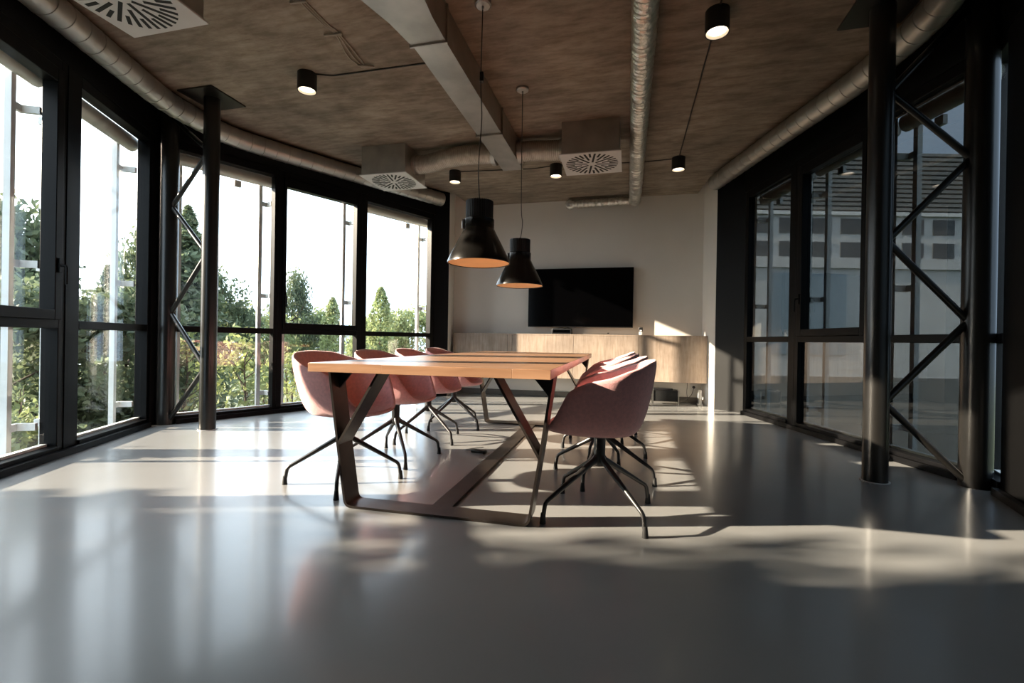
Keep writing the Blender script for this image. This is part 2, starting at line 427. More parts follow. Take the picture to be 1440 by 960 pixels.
fill('trim_3', LB, LBd, 'LB', 1.06, 1.10); fill('trim_4', LB, LBd, 'LB', 2.10, 2.14)
fill('trim_5', RI, RId, 'RI', .10, .42, o1=.045)
fill('wall_left_solid', LB, LBd, 'LB', 3.16, 4.2, m='dim_wall'); fill('wall_right_solid', RI, RId, 'RI', 2.50, 3.95, m='dim_wall')
# corner posts behind the lattice columns
q = (on(LB, LBd, -.05) + on(LC, LCd, -.02)) / 2
tag(MB().prism([(q.x - .075, q.y - .05), (q.x - .02, q.y - .05), (q.x - .0, q.y + .05), (q.x - .075, q.y + .05)], 0, 3.42).build('trim_6', 'black', smooth=False), kind='structure')
q = (on(RH, RHd, -.02) + on(RI, RId, -.22)) / 2
tag(MB().box(2.188, 2.232, 3.645, 3.70, 0, 3.42).build('trim_7', 'black', smooth=False), kind='structure')
# low threshold strips along the facade
for nm, p, d, t0, t1, key in (('baseboard_left', LB, LBd, .02, 3.1, 'LB'), ('baseboard_left_far', LC, LCd, .05, 3.3, 'LC'), ('baseboard_right_far', RH, RHd, .05, 2.82, 'RH'), ('baseboard_right', RI, RId, .12, 2.5, 'RI')):
    q0 = on(p, d, t0, .06, INW[key]); q1 = on(p, d, t1, .06, INW[key]); n = INW[key] * .035
    tag(MB().prism([tuple(q0), tuple(q1), tuple(q1 + n), tuple(q0 + n)], .001, .045).build(nm, 'frame', smooth=False), kind='structure')

# ------------------------------------------------------------------ lattice columns
def lattice(name, c_in, c_out, zs_in, zs_out, r_in, r_out, label, start_in):
    t = empty(name, (c_in[0], c_in[1], 0), 0, label, 'column')
    o = Vector((c_in[0], c_in[1], 0))
    k = Vector((c_out[0], c_out[1], 0)) - o
    MB().cyl((0, 0, 0), (0, 0, CEIL - .012), r_in, n=32).build('inner_post', 'steel', t)
    MB().cyl((k.x, k.y, 0), (k.x, k.y, 3.40), r_out, n=32).build('outer_post', 'steel', t)
    u = k.normalized()
    pi, po = u * (r_in * .8), k - u * (r_out * .8)
    seq = []
    zi, zo = list(zs_in), list(zs_out)
    cur = 'in' if start_in else 'out'
    while (zi if cur == 'in' else zo):
        z = (zi if cur == 'in' else zo).pop(0)
        b = pi if cur == 'in' else po
        seq.append(Vector((b.x, b.y, z))); cur = 'out' if cur == 'in' else 'in'
    for p, q in zip(seq, seq[1:]):
        dz = .012 if q.z < p.z else -.012
        MB().cyl(p - Vector((0, 0, dz)), q + Vector((0, 0, dz)), .021, n=14).build('diagonal_brace', 'steel', t)
    pl = MB().box(-.19, .19, -.19, .19, CEIL - .014, CEIL - .001); pl.build('top_plate', 'steel', t, smooth=False)
    MB().lathe([(r_in + .002, .001), (r_in + .012, .001), (r_in + .012, .006), (r_in + .002, .006)], 32, closed=True).build('floor_ring', 'grille', t)
    return t
lattice('lattice_column', (-3.79, 3.51), (-4.40, 3.605), (2.60, 1.64, .575), (3.0, 2.13, 1.09, .045), .068, .082, 'black steel lattice column beside the windows on the left, two posts joined by zigzag braces', False)
lattice('lattice_column', (1.575, 3.50), (2.15, 3.56), (2.53, 1.56, .515), (3.06, 2.08, 1.045, .03), .070, .082, 'black steel lattice column by the dark windows on the right, two posts joined by zigzag braces', False)

# ------------------------------------------------------------------ meeting table
TY, TX, TW, TL, TH = 1.935, -.902, .588, 3.04, .753
tb = empty('meeting_table', (TX, TY, 0), R(1.07), 'long meeting table with thick oak planks on angled flat steel frames', 'table')
top = MB()
ys = [0, .44, .92, 1.42, 1.98, 2.44, TL]
for y0, y1 in zip(ys, ys[1:]):
    if y0 == 0:
        for x0, x1 in ((-TW, -.2002), (-.1998, .4198), (.4202, TW)): top.box(x0, x1, y0 + .0015, y1 - .0015, TH - .042, TH)
    else: top.box(-TW, TW, y0 + .0015, y1 - .0015, TH - .042, TH)
top.build('tabletop', 'top', tb, bevel=.001)
def leg_frame(y):
    cx = -.014; z1 = TH - .043; w = .065; th = .006
    f = MB()
    def bar(path):
        # flat bar: wide in y, thin in the plane of the frame
        P = [Vector((p[0] + cx, 0, p[1])) for p in path]; vs = []; fs = []
        for i, p in enumerate(P):
            a = (P[min(i + 1, len(P) - 1)] - P[max(i - 1, 0)]).normalized(); n = Vector((-a.z, 0, a.x))
            for sy, sn in ((-w, -th), (w, -th), (w, th), (-w, th)):
                q = p + n * sn; vs.append((q.x, y + sy, q.z))
        m = len(P)
        for i in range(m - 1):
            for k in range(4): fs.append((i * 4 + k, i * 4 + (k + 1) % 4, i * 4 + 4 + (k + 1) % 4, i * 4 + 4 + k))
        fs.append((0, 1, 2, 3)); fs.append(tuple(range((m - 1) * 4, m * 4)))
        f.add(vs, fs)
    loop = [(-.585, z1), (-.535, .36), (-.48, .0075), (.48, .0075), (.535, .36), (.585, z1)]
    pts = [Vector((p[0], 0, p[1])) for p in loop]
    path = [pts[0], pts[1]] + rounded(pts[1:5], .035)[1:-1] + [pts[4], pts[5]]
    bar([(p.x, p.z) for p in path])
    for s in (-1, 1):
        bar([(s * .30, z1), (s * .528, .325)])
    o = f.build('leg_frame', 'raw', tb)
    for s in (-1, 1):
        g = MB()
        pts3 = [(cx + s * .578, z1), (cx + s * .475, z1), (cx + s * .560, z1 - .10)]
        vs = [(x, y + dy, z) for dy in (-.006, .006) for x, z in pts3]
        g.add(vs, [(0, 1, 2), (5, 4, 3), (0, 3, 4, 1), (1, 4, 5, 2), (2, 5, 3, 0)])
        g.build('gusset', 'steel', o, smooth=False)
leg_frame(.25); leg_frame(2.83)
MB().box(-.068, .042, .315, 2.765, .001, .012).build('floor_beam', 'raw', tb, bevel=.002)

# ------------------------------------------------------------------ pink tub chairs
def lerp_tab(tab, x):
    for (a, b), (c, d) in zip(tab, tab[1:]):
        if x <= c:
            t = (x - a) / (c - a); t = t * t * (3 - 2 * t) * .35 + t * .65
            return b + (d - b) * t
    return tab[-1][1]
RIM = [(0, .797), (30, .788), (60, .753), (90, .702), (110, .660), (118, .632), (127, .565), (138, .50), (149, .465), (162, .448), (180, .440)]
def shell_mb():
    N, Mv = 64, 16
    mb = MB(); vs = []; fs = []
    for i in range(N):
        th = 360 * i / N
        a = th if th <= 180 else 360 - th
        sy = 1 if th <= 180 else -1
        zr = lerp_tab(RIM, a)
        ca, sa = math.cos(R(a)), math.sin(R(a))
        ex = 2 / 2.5
        px = -.265 * math.copysign(abs(ca) ** ex, ca); py = .285 * abs(sa) ** ex * sy
        k = .70 if a < 100 else .70 + .18 * min(1, (a - 100) / 60)
        bx, by = px * k, py * k
        for j in range(Mv):
            v = j / (Mv - 1)
            if v < .35:
                t = v / .35
                p = (bx * .82 * t, by * .82 * t, .424 + .003 * t)
            else:
                t = (v - .35) / .65
                q0 = Vector((bx * .82, by * .82, .427)); q1 = Vector((bx * 1.20, by * 1.20, .425 + .012)); q2 = Vector((px, py, zr))
                p = (1 - t) ** 2 * q0 + 2 * t * (1 - t) * q1 + t * t * q2
            vs.append(tuple(p))
    for i in range(N):
        j = (i + 1) % N
        for k in range(Mv - 1):
            if k == 0:
                fs.append((i * Mv, i * Mv + 1, j * Mv + 1))
            else:
                fs.append((i * Mv + k, i * Mv + k + 1, j * Mv + k + 1, j * Mv + k))
    # merge centre ring
    c = len(vs); vs.append((0, 0, .424))
    fs = [tuple(c if (q % Mv == 0) else q for q in f) for f in fs]
    mb.add(vs, fs)
    return mb
SHELL = None
def chair_parts(t, rot, src=None):
    """parts of one chair, its star base turned by rot"""
    global SHELL
    if SHELL is None:
        SHELL = dict()
        SHELL['shell'] = shell_mb().build('shell', 'pink', t, solid=.022, subsurf=1, angle=180)
        SHELL['plate'] = MB().lathe([(0, .4035), (.10, .4035), (.10, .411), (.0, .411)], 24).build('seat_plate', 'leg', t)
        SHELL['ped'] = MB().lathe([(.0, .404), (.045, .404), (.030, .385), (.028, .30), (.034, .27), (.026, .245), (0, .24)], 24).build('pedestal', 'leg', t)
        path = rounded([(.016, 0, .292), (.030, 0, .272), (.322, 0, .098), (.335, 0, .012)], .022, 6)
        n = len(path)
        rad = [.0165 - .006 * min(1, max(0, (p.x - .03) / .28)) for p in path]
        SHELL['leg'] = MB().tube(path, rad, 12).build('leg', 'leg', t)
        SHELL['glide'] = MB().tube([(.334, 0, .05), (.335, 0, .0)], [.0105, .0155], 12).build('glide', 'glide', SHELL['leg'])
        SHELL['leg'].rotation_euler = (0, 0, rot)
        first = 1
    else:
        for k in ('shell', 'plate', 'ped'):
            c = SHELL[k].copy(); C.objects.link(c); c.parent = t
        first = 0
    for k in range(first, 4):
        c = SHELL['leg'].copy(); C.objects.link(c); c.parent = t; c.rotation_euler = (0, 0, rot + PI / 2 * k)
        g = SHELL['glide'].copy(); C.objects.link(g); g.parent = c
ORD = ['nearest the camera', 'second from the camera', 'third from the camera', 'farthest from the camera']
# x, y, facing, star angle in the world
L_CH = [(-1.665, 2.50, -3, 27), (-1.645, 3.10, 0, 40), (-1.69, 3.775, 2, -30), (-1.70, 4.42, 0, -24)]
R_CH = [(-.13, 2.42, 181, -48.7), (-.145, 3.06, 180, -17), (-.18, 3.73, 179, -13.6), (-.20, 4.39, 181, 30)]
for side, lst in (('left', L_CH), ('right', R_CH)):
    for i, (x, y, fz, star) in enumerate(lst):
        t = empty('tub_chair', (x, y, 0), R(fz), 'pink tub chair with black star base, %s on the %s table side' % (ORD[i], side), 'chair', 'pink chairs around the meeting table')
        chair_parts(t, R(star - fz))

# ------------------------------------------------------------------ pendant lamps
def make_pendant():
    t = empty('pendant_lamp')
    # z measured from the rim
    MB().lathe([(.2055, 0), (.2045, .012), (.185, .055), (.150, .125), (.118, .185), (.100, .222), (.098, .225), (.098, .285), (.094, .290), (.092, .288), (.094, .222), (.112, .182), (.144, .122), (.180, .052), (.2, .010), (.2015, 0)], 56, closed=True).build('shade', 'lamp', t)
    MB().lathe([(.1985, .004), (.1775, .051), (.141, .121), (.108, .182), (.085, .215), (0, .22)], 48).build('inner_reflector', 'gold', t)
    fin = MB()
    for k in range(40):
        a = 2 * PI * k / 40
        fin.box(.05, .090, -.0028, .0028, .292, .405, Matrix.Rotation(a, 4, 'Z'))
    fin.lathe([(0, .286), (.083, .286), (.083, .402), (0, .402)], 40)
    fin.build('heat_sink', 'fin', t)
    br = MB().box(-.112, -.097, -.03, .03, .222, .287); br.build('side_bracket', 'chrome', t, bevel=.003)
    b = MB().lathe([(0, .10), (.028, .105), (.040, .13), (.036, .165), (.022, .20), (0, .205)], 24)
    b.build('bulb', 'bulb', t)
    return t
pend0 = make_pendant()
pend1 = copy_tree(pend0)
for i, (x, y, zr, lab) in enumerate(((-.957, 2.90, 1.378, 'large black pendant lamp nearest the camera over the table, gold inside'), (-.930, 3.965, 1.356, 'large black pendant lamp hanging farther back in front of the television, gold inside'))):
    t = (pend0, pend1)[i]
    t.location = (x, y, zr); t.rotation_euler = (0, 0, R(10))
    tag(t, lab, 'lamp', 'pendant lamps over the table')
    H = CEIL - zr
    pts = [(0, 0, .40), (.004, .0, .40 + (H - .4) * .3), (-.006 + .02 * i, .0, .40 + (H - .4) * .2 + .35), (0, 0, H)]
    if i: MB().tube(smooth_path([(0, 0, .40), (.018, 0, .55), (.004, 0, .75), (0, 0, H)]), .0035, 8).build('cable', 'cable', t)
    else: MB().tube(smooth_path([(0, 0, .40), (-.012, 0, .62), (.004, 0, .95), (-.006, 0, 1.2), (0, 0, H)]), .0035, 8).build('cable', 'cable', t)
    MB().lathe([(0, H - .002), (.055, H - .002), (.055, H - .018), (.045, H - .026), (.008, H - .028), (.006, H - .05), (0, H - .05)], 24).build('canopy', 'galv', t)
    if not i: MB().box(-.012, .012, -.012, .012, H - .52, H - .46).build('cable_grip', 'fin', t)
    ld = bpy.data.lights.new('pendant_bulb_light', 'POINT'); ld.energy = 7; ld.color = (1, .72, .38); ld.shadow_soft_size = .03
    lo = bpy.data.objects.new('bulb_light', ld); C.objects.link(lo); lo.parent = t; lo.location = (0, 0, .07)

# ------------------------------------------------------------------ downlights
def make_down():
    t = empty('ceiling_downlight')
    MB().lathe([(0, 0), (.077, 0), (.077, -.145), (.070, -.145), (.070, -.10), (0, -.10)], 36).build('housing', 'fin', t)
    MB().lathe([(.0695, -.143), (.052, -.105), (.0695, -.102)], 36, closed=True).build('reflector_ring', 'reflector', t)
    MB().lathe([(0, -.128), (.058, -.128), (.058, -.122), (0, -.122)], 30).build('light_disc', 'led', t)
    return t
d0 = make_down()
for i, (x, y, lab) in enumerate(((-2.653, 3.363, 'black cylinder downlight on the ceiling left of the rectangular duct'), (.545, 3.322, 'black cylinder downlight nearest the camera, right of the foil duct'),
        (-2.24, 5.737, 'black cylinder downlight just right of the far diffuser on the left'), (-.908, 5.781, 'black cylinder downlight left of the diffuser by the foil duct'), (.555, 5.849, 'black cylinder downlight near the back wall, right of the foil duct'))):
    t = d0 if i == 0 else copy_tree(d0)
    t.location = (x, y, CEIL); tag(t, lab, 'ceiling lamp', 'black cylinder downlights')
def line(name, pts, r, m, label, cat, rnd=.03):
    return tag(MB().tube(rounded(pts, rnd), r, 8).build(name, m), label, cat)
zc = CEIL - .006
line('electrical_conduit', [(-2.575, 3.375, zc), (-2.45, 3.425, zc), (-1.44, 3.43, zc)], .006, 'darkconduit', 'thin dark conduit from the left downlight to the rectangular duct', 'conduit')
line('electrical_conduit', [(-2.162, 5.745, zc), (-1.20, 5.83, zc), (-.988, 5.79, zc)], .006, 'darkconduit', 'thin dark conduit between the two downlights at the back', 'conduit')
line('electrical_conduit', [(-.828, 5.80, zc), (.15, 5.88, zc), (.476, 5.855, zc)], .006, 'darkconduit', 'thin dark conduit passing under the foil duct to the back right downlight', 'conduit')
line('electrical_conduit', [(.557, 5.77, zc), (.553, 3.402, zc)], .006, 'darkconduit', 'thin dark conduit joining the two downlights right of the foil duct', 'conduit')
line('electrical_conduit', [(.55, 3.243, zc), (.56, .2, zc)], .006, 'darkconduit', 'thin dark conduit running from the near right downlight towards the camera', 'conduit')
# loose pale installation cables with clamps
lc = empty('installation_cable', (-2.1, 2.6, CEIL), 0, 'pale bundled installation cables clamped flat to the ceiling left of the duct', 'cable')
for k, dx in enumerate((0, .018, .036)):
    MB().tube(smooth_path([(.02 + dx, -1.9, -.007), (-.03 + dx, 0, -.007), (.0 + dx * .8, .34, -.007), (-.06 + dx * 2.2, .60, -.012), (-.04 + dx * 1.1, .755, -.007), (-.02 + dx * .6, .78, -.007)]), .0055, 8).build('cable', 'beige', lc)
for x0, x1, y0, y1 in ((-.075, .06, .335, .35), (-.045, .075, .72, .765), (-.09, .03, .0, .01)):
    MB().tube([(x0, y0, -.018), (x1, y1, -.018)], .009, 8).build('cable_clamp', 'beige', lc)

# ------------------------------------------------------------------ ducts
rd = empty('rectangular_duct', (-1.32, 2.86, CEIL), 0, 'long rectangular sheet metal air duct along the ceiling centre', 'duct')
MB().box(-.118, .118, .006, 1.39, -.24, -.001).build('duct_section', 'galv', rd, smooth=False)
MB().box(-.118, .118, 1.40, 2.357, -.24, -.001).build('duct_section', 'galv', rd, smooth=False)
def taper(y0, s0, y1, s1):
    vs = [(s0[0], y0, s0[2]), (s0[1], y0, s0[2]), (s0[1], y0, -.001), (s0[0], y0, -.001), (s1[0], y1, s1[2]), (s1[1], y1, s1[2]), (s1[1], y1, -.001), (s1[0], y1, -.001)]
    return vs, [(0, 1, 2, 3), (4, 7, 6, 5), (0, 4, 5, 1), (1, 5, 6, 2), (2, 6, 7, 3), (3, 7, 4, 0)]
tp = MB(); tp.add(*taper(-.006, (-.122, .122, -.245), -.25, (-.15, .135, -.255))); tp.add(*taper(-.25, (-.15, .135, -.255), -.50, (-.215, .165, -.262))); tp.add(*taper(-.50, (-.215, .165, -.262), -3.05, (-.235, .165, -.262)))
tp.build('reducer_section', 'galv', rd, smooth=False)
for y in (0, 1.395):
    fl = MB().box(-.135, .135, y - .006, y + .006, -.257, -.001); fl.build('flange', 'galv', rd, smooth=False)

def ribbed(path, r, pitch, amp, n=20, jitter=0):
    """tube with rings along it"""
    P = [Vector(p) for p in path]; out = []; rr = []
    acc = 0
    for a, b in zip(P, P[1:]):
        L = (b - a).length; k = max(1, int(L / (pitch / 4)))
        for i in range(k):
            out.append(a.lerp(b, i / k))
    out.append(P[-1])
    s = 0
    for i, p in enumerate(out):
        if i: s += (p - out[i - 1]).length
        rr.append(r + amp * math.sin(2 * PI * s / pitch) + jitter * random.uniform(-1, 1))
    return MB().tube(out, rr, n)
def spiral(name, pts, r, label):
    path = rounded(pts, .22, 8)
    P = [Vector(p) for p in path]
    t = empty(name, tuple(P[0]), 0, label, 'duct')
    Q = [p - P[0] for p in P]
    dense = []
    for a, b in zip(Q, Q[1:]):
        k = max(1, int((b - a).length / .05))
        dense += [a.lerp(b, i / k) for i in range(k)]
    dense.append(Q[-1])
    L = [0]
    for a, b in zip(dense, dense[1:]): L.append(L[-1] + (b - a).length)
    def atl(x):
        for i in range(len(L) - 1):
            if x <= L[i + 1]: return dense[i].lerp(dense[i + 1], (x - L[i]) / max(1e-6, L[i + 1] - L[i]))
        return dense[-1]
    pts2, rad = [], []
    x = 0
    while x < L[-1] - .15:
        for dx, rr in ((0, r), (.06, r), (.121, r), (.124, r + .004), (.129, r + .004), (.132, r)):
            pts2.append(atl(x + dx)); rad.append(rr)
        x += .135
    pts2.append(dense[-1]); rad.append(r)
    MB().tube(pts2, rad, 28).build('tube', 'galv', t)
    return t
zp = 2.97
spiral('spiral_duct', [(-2.83, .1, zp), (-3.595, 2.08, zp), (-3.86, 2.75, zp), (-4.07, 3.30, zp), (-4.10, 3.98, zp), (-3.85, 4.50, zp), (-3.42, 5.28, zp), (-2.74, 6.48, zp)], .098, 'bare metal spiral duct following the window wall on the left')
spiral('spiral_duct', [(1.07, 6.47, zp), (1.45, 5.14, zp), (1.74, 4.18, zp), (1.84, 3.50, zp), (1.70, 2.5, zp), (1.2, .3, zp)], .098, 'bare metal spiral duct above the dark windows on the right')
fd = empty('foil_duct', (.073, .2, 2.985), 0, 'wrinkled silver foil duct running straight to the back wall', 'duct')
ribbed([(0, 0, 0), (0, 6.94, 0)], .083, .05, .0025, 18, .0028).build('hose', 'foil', fd)
fe = tag(MB().lathe([(0, 0), (.001, 0)], 8).build('tmp', 'foil'), '', '')
bpy.data.objects.remove(fe)
f2 = empty('foil_duct', (-.90, 7.16, 2.99), 0, 'short wrinkled silver foil duct lying across the top of the back wall', 'duct')
ribbed([(0, 0, 0), (.885, 0, .01)], .060, .05, .0025, 16, .0035).build('hose', 'foil', f2)
MB().lathe([(0, -.075), (.05, -.072), (.068, -.05), (.068, .03), (.05, .05), (0, .055)], 20, Matrix.Rotation(PI / 2, 4, 'X')).build('end_cap', 'foil', f2)
def diffuser(x0, x1, y0, y1, label, zb=2.75):
    t = empty('ceiling_diffuser', ((x0 + x1) / 2, (y0 + y1) / 2, CEIL), 0, label, 'air diffuser')
    w, d = (x1 - x0) / 2, (y1 - y0) / 2; zz = zb - CEIL
    MB().box(-w + .02, w - .02, -d + .02, d - .02, zz + .012, -.001).build('plenum_box', 'galv', t, smooth=False)
    fp = MB().box(-w, w, -d, d, zz, zz + .012).build('face_plate', 'grille', t, bevel=.002)
    sl = MB(); rr = min(w, d)
    for k in range(32):
        a = 2 * PI * k / 32
        Mx = Matrix.Rotation(a + .18, 4, 'Z')
        if k % 2: sl.box(rr * .60, rr * .90, -.0105, .0105, zz - .0015, zz + .001, Mx)
        else: sl.box(rr * (.16 if k % 4 == 0 else .36), rr * .90, -.0105, .0105, zz - .0015, zz + .001, Mx)
    sl.build('swirl_slots', 'slot', fp, smooth=False)
    return t
diffuser(-3.06, -2.48, 1.68, 2.265, 'square swirl air diffuser box at the top left, nearest the camera')
diffuser(-3.04, -2.45, 4.76, 5.33, 'square swirl air diffuser box hanging near the far windows on the left')
diffuser(-.70, -.09, 4.64, 5.24, 'square swirl air diffuser box left of the foil duct')
def flexhose(pts, r, label):
    P = smooth_path(pts, 8)
    t = empty('flexible_duct', tuple(P[0]), 0, label, 'duct')
    Q = [p - P[0] for p in P]
    ribbed(Q, r, .022, .0022, 24).build('hose', 'flex', t)
    for q, p in ((Q[0], Q[1]), (Q[-1], Q[-2])):
        d = (p - q).normalized()
        MB().tube([q, q + d * .05], r + .012, 22).build('collar', 'galv', t)
flexhose([(-2.465, 5.03, 2.93), (-2.30, 5.02, 2.925), (-2.0, 4.97, 2.955), (-1.70, 4.95, 2.96), (-1.442, 4.95, 2.94)], .105, 'ribbed flexible duct from the left diffuser box to the rectangular duct')
flexhose([(-1.198, 4.95, 2.94), (-1.05, 4.95, 2.945), (-.85, 4.95, 2.93), (-.682, 4.95, 2.925)], .105, 'short ribbed flexible duct from the rectangular duct to the right diffuser box')

# ------------------------------------------------------------------ television, sideboard and what stands around it
tv = empty('television', (-.731, 7.284, 1.098), 0, 'large black flat television mounted on the white back wall', 'television')
MB().box(-.805, .805, -.105, -.055, 0, .912).build('cabinet', 'plastic', tv, bevel=.005)
MB().box(-.797, .797, -.1065, -.104, .012, .904).build('screen', 'tv', tv, smooth=False)
MB().box(-.25, .25, -.056, -.001, .25, .65).build('wall_bracket', 'plastic', tv, smooth=False)
sb = empty('sideboard', (-.81, 7.0, 0), 0, 'long wall-hung pale oak sideboard under the television', 'sideboard')
SX0, SX1, SZ0, SZ1 = -1.91, 1.905, .314, .987
cb = MB(); cb.box(SX0, SX1, .022, .262, SZ0, SZ1 - .02); cb.box(SX0, SX1, 0, .262, SZ1 - .019, SZ1)
cb.build('carcass', 'oak', sb, smooth=False)
MB().box(-1.005, -.935, .0, .021, SZ0, SZ1 - .021).build('end_panel', 'oak', sb, smooth=False)
for x0, x1 in ((SX0 + .002, -1.010), (-.930, .015), (.020, .965), (.970, SX1 - .002)):
    MB().box(x0, x1, .002, .021, SZ0 + .002, SZ1 - .022).build('door', 'oak', sb, smooth=False)
cbx = empty('media_box', (-.98, 7.08, SZ1), 0, 'flat black media box on the sideboard under the television', 'media box')
MB().box(-.15, .15, -.04, .10, 0, .085).build('housing', 'plastic', cbx, bevel=.006)
MB().box(-.13, .13, -.0415, -.039, .02, .065).build('front_panel', 'tv', cbx, smooth=False)
ba = empty('remote_control', (-.46, 7.06, SZ1), 0, 'slim remote control lying flat on the sideboard below the screen', 'remote control')
MB().box(-.19, .19, -.02, .02, 0, .016).build('body', 'chrome', ba, bevel=.004)
MB().box(.165, .19, -.018, .018, .016, .03).build('button_end', 'plastic', ba, bevel=.003)
cp = empty('phone_stand', (.185, 7.06, SZ1), 0, 'small black and white cordless phone in its stand on the sideboard', 'phone')
MB().box(-.022, .022, -.022, .022, 0, .05).build('base', 'whiteplastic', cp, bevel=.005)
MB().box(-.028, .028, -.014, .014, .05, .115).build('handset', 'plastic', cp, bevel=.006)
MB().box(-.015, .015, -.0155, -.0135, .060, .075).build('keypad', 'whiteplastic', cp, smooth=False)
ds = empty('equipment_box', (.54, 7.03, 0), 0, 'black audio equipment box on chrome legs, under the sideboard', 'equipment')
MB().box(-.165, .165, -.09, .10, .045, .205).build('case', 'plastic', ds, bevel=.004)
MB().box(-.155, .155, -.0915, -.089, .06, .19).build('grille', 'slot', ds, smooth=False)
MB().box(-.165, .10, -.07, .05, .206, .228).build('top_tray', 'plastic', ds, bevel=.003)
for sx in (-1, 1):
    for y in (-.095, .105): MB().box(sx * .175 - .006, sx * .175 + .006, y - .006, y + .006, 0, .21).build('leg', 'chrome', ds, smooth=False)
so = empty('wall_socket', (.955, 7.283, .235), 0, 'white wall socket under the right end of the sideboard', 'socket')
MB().box(-.045, .045, -.012, 0, -.045, .045).build('plate', 'whiteplastic', so, bevel=.003)
MB().cyl((0, -.0122, 0), (0, -.03, 0), .02).build('plug', 'plastic', so)
line('power_cable', [(.955, 7.24, .235), (.92, 7.2, .12), (.80, 7.16, .03), (.74, 7.14, .008)], .004, 'cable', 'black cable hanging from the socket down to the equipment box', 'cable', .05)
line('power_cable', [(.86, 7.20, .312), (.85, 7.19, .15), (.87, 7.17, .02), (.93, 7.14, .007), (1.0, 7.12, .006)], .004, 'cable', 'thin cable dropping from the sideboard bottom beside the white router', 'cable', .05)
rt_ = empty('router', (1.02, 7.12, 0), 0, 'white upright router on the floor below the right sideboard end', 'router')
MB().box(-.035, .035, -.05, .05, 0, .018).build('foot', 'whiteplastic', rt_, bevel=.004)
MB().box(-.022, .022, -.045, .045, .018, .215).build('body', 'whiteplastic', rt_, bevel=.012)
fo = empty('table_cable', (-1.11, 3.44, 0), R(-8), 'black loose plug with thin cable ends on the floor under the table', 'cable')
MB().box(-.06, .06, -.022, .022, 0, .022).build('plug', 'plastic', fo, bevel=.005)
MB().tube(smooth_path([(-.06, 0, .01), (-.12, .01, .006), (-.10, .09, .004), (-.04, .17, .004)]), .0025, 8).build('cord', 'cable', fo)

# ------------------------------------------------------------------ exterior blinds
def hbracket(x, sd, z):
    """angle bracket from the rail to the window frame, one piece"""
    poly = [(x, -.19), (x + sd * .09, -.19), (x + sd * .09, -.061), (x + sd * .065, -.061), (x + sd * .065, -.165), (x, -.165)]
    b = MB().prism(poly, z - .025, z + .025)
    return b.v, b.f
def blind(p, d, key, a, b, rails, label, cass=True, m='alu'):
    r, flip = frame_root('roller_blind', p, d, key, a, b)
    w = b - a
    tag(r, label, 'exterior blind')
    if cass:
        prof = []
        for k in range(12):
            q = PI * 2 * k / 12; prof.append((-.128 + .062 * math.cos(q), 2.682 + .070 * math.sin(q)))
        vs = [(x, y, z) for x in (.01, w - .10) for y, z in prof]
        mb = MB().add(vs, [tuple(range(12)), tuple(range(12, 24))[::-1]] + [(k, (k + 1) % 12, 12 + (k + 1) % 12, 12 + k) for k in range(12)])
        mb.build('cassette', 'cassette', r)
        xt = (w - .36) if not flip else .36
        MB().box(xt - .035, xt + .035, -.185, -.150, 2.545, 2.615).build('guide_clip', m, r, smooth=False)
    for x in rails:
        if flip: x = w - x
        g = MB().box(x - .02, x + .02, -.205, -.165, -.1, 2.69); ra = g.build('guide_rail', m, r, smooth=False)
        sd = -1 if x < w / 2 else 1
        for z in (.22, 1.35, 2.42):
            bk = MB().add(*hbracket(x, sd, z))
            bk.build('bracket', m, ra, smooth=False)
blind(LB, LBd, 'LB', 1.10, 2.10, (.16, .92), 'silver exterior blind cassette and rails outside the nearest window on the left')
blind(LB, LBd, 'LB', -.05, 1.06, (.15, .97), 'silver exterior blind cassette and rails outside the window left of the lattice column')
blind(LC, LCd, 'LC', -.02, 1.02, (.14, .93), 'silver exterior blind cassette and rails outside the window behind the left lattice column')
blind(LC, LCd, 'LC', 1.02, 2.11, (.16, .95), 'silver exterior blind rails outside the sash window left of the pendant lamps', False)
blind(LC, LCd, 'LC', 2.11, 3.36, (.14, 1.12), 'silver exterior blind cassette and rails outside the far left corner window')
blind(RH, RHd, 'RH', -.02, .83, (.26, .70), 'grey exterior blind cassette and rails outside the window behind the right lattice column')
blind(RH, RHd, 'RH', .83, 1.845, (.14, .86), 'grey exterior blind cassette and rails outside the tinted sash window on the right')
blind(RH, RHd, 'RH', 1.845, 2.86, (.14, .86), 'grey exterior blind cassette and rails outside the tinted far corner window')

# ------------------------------------------------------------------ outside
tag(MB().box(-60, 60, -40, 90, -3.3, -3.2).build('ground', 'ground', smooth=False), kind='structure')
terr = [(-3.6, -3), (-7.2, -1), (-7.6, 3.5), (-6.9, 6.5), (-5.2, 9.6), (-3.0, 10.5), (-1.5, 8), (-2.6, 7.6), (-4.7, 3.4)]
tag(MB().prism(terr, -.75, -.55).build('terrace', 'terrace', smooth=False), kind='structure')

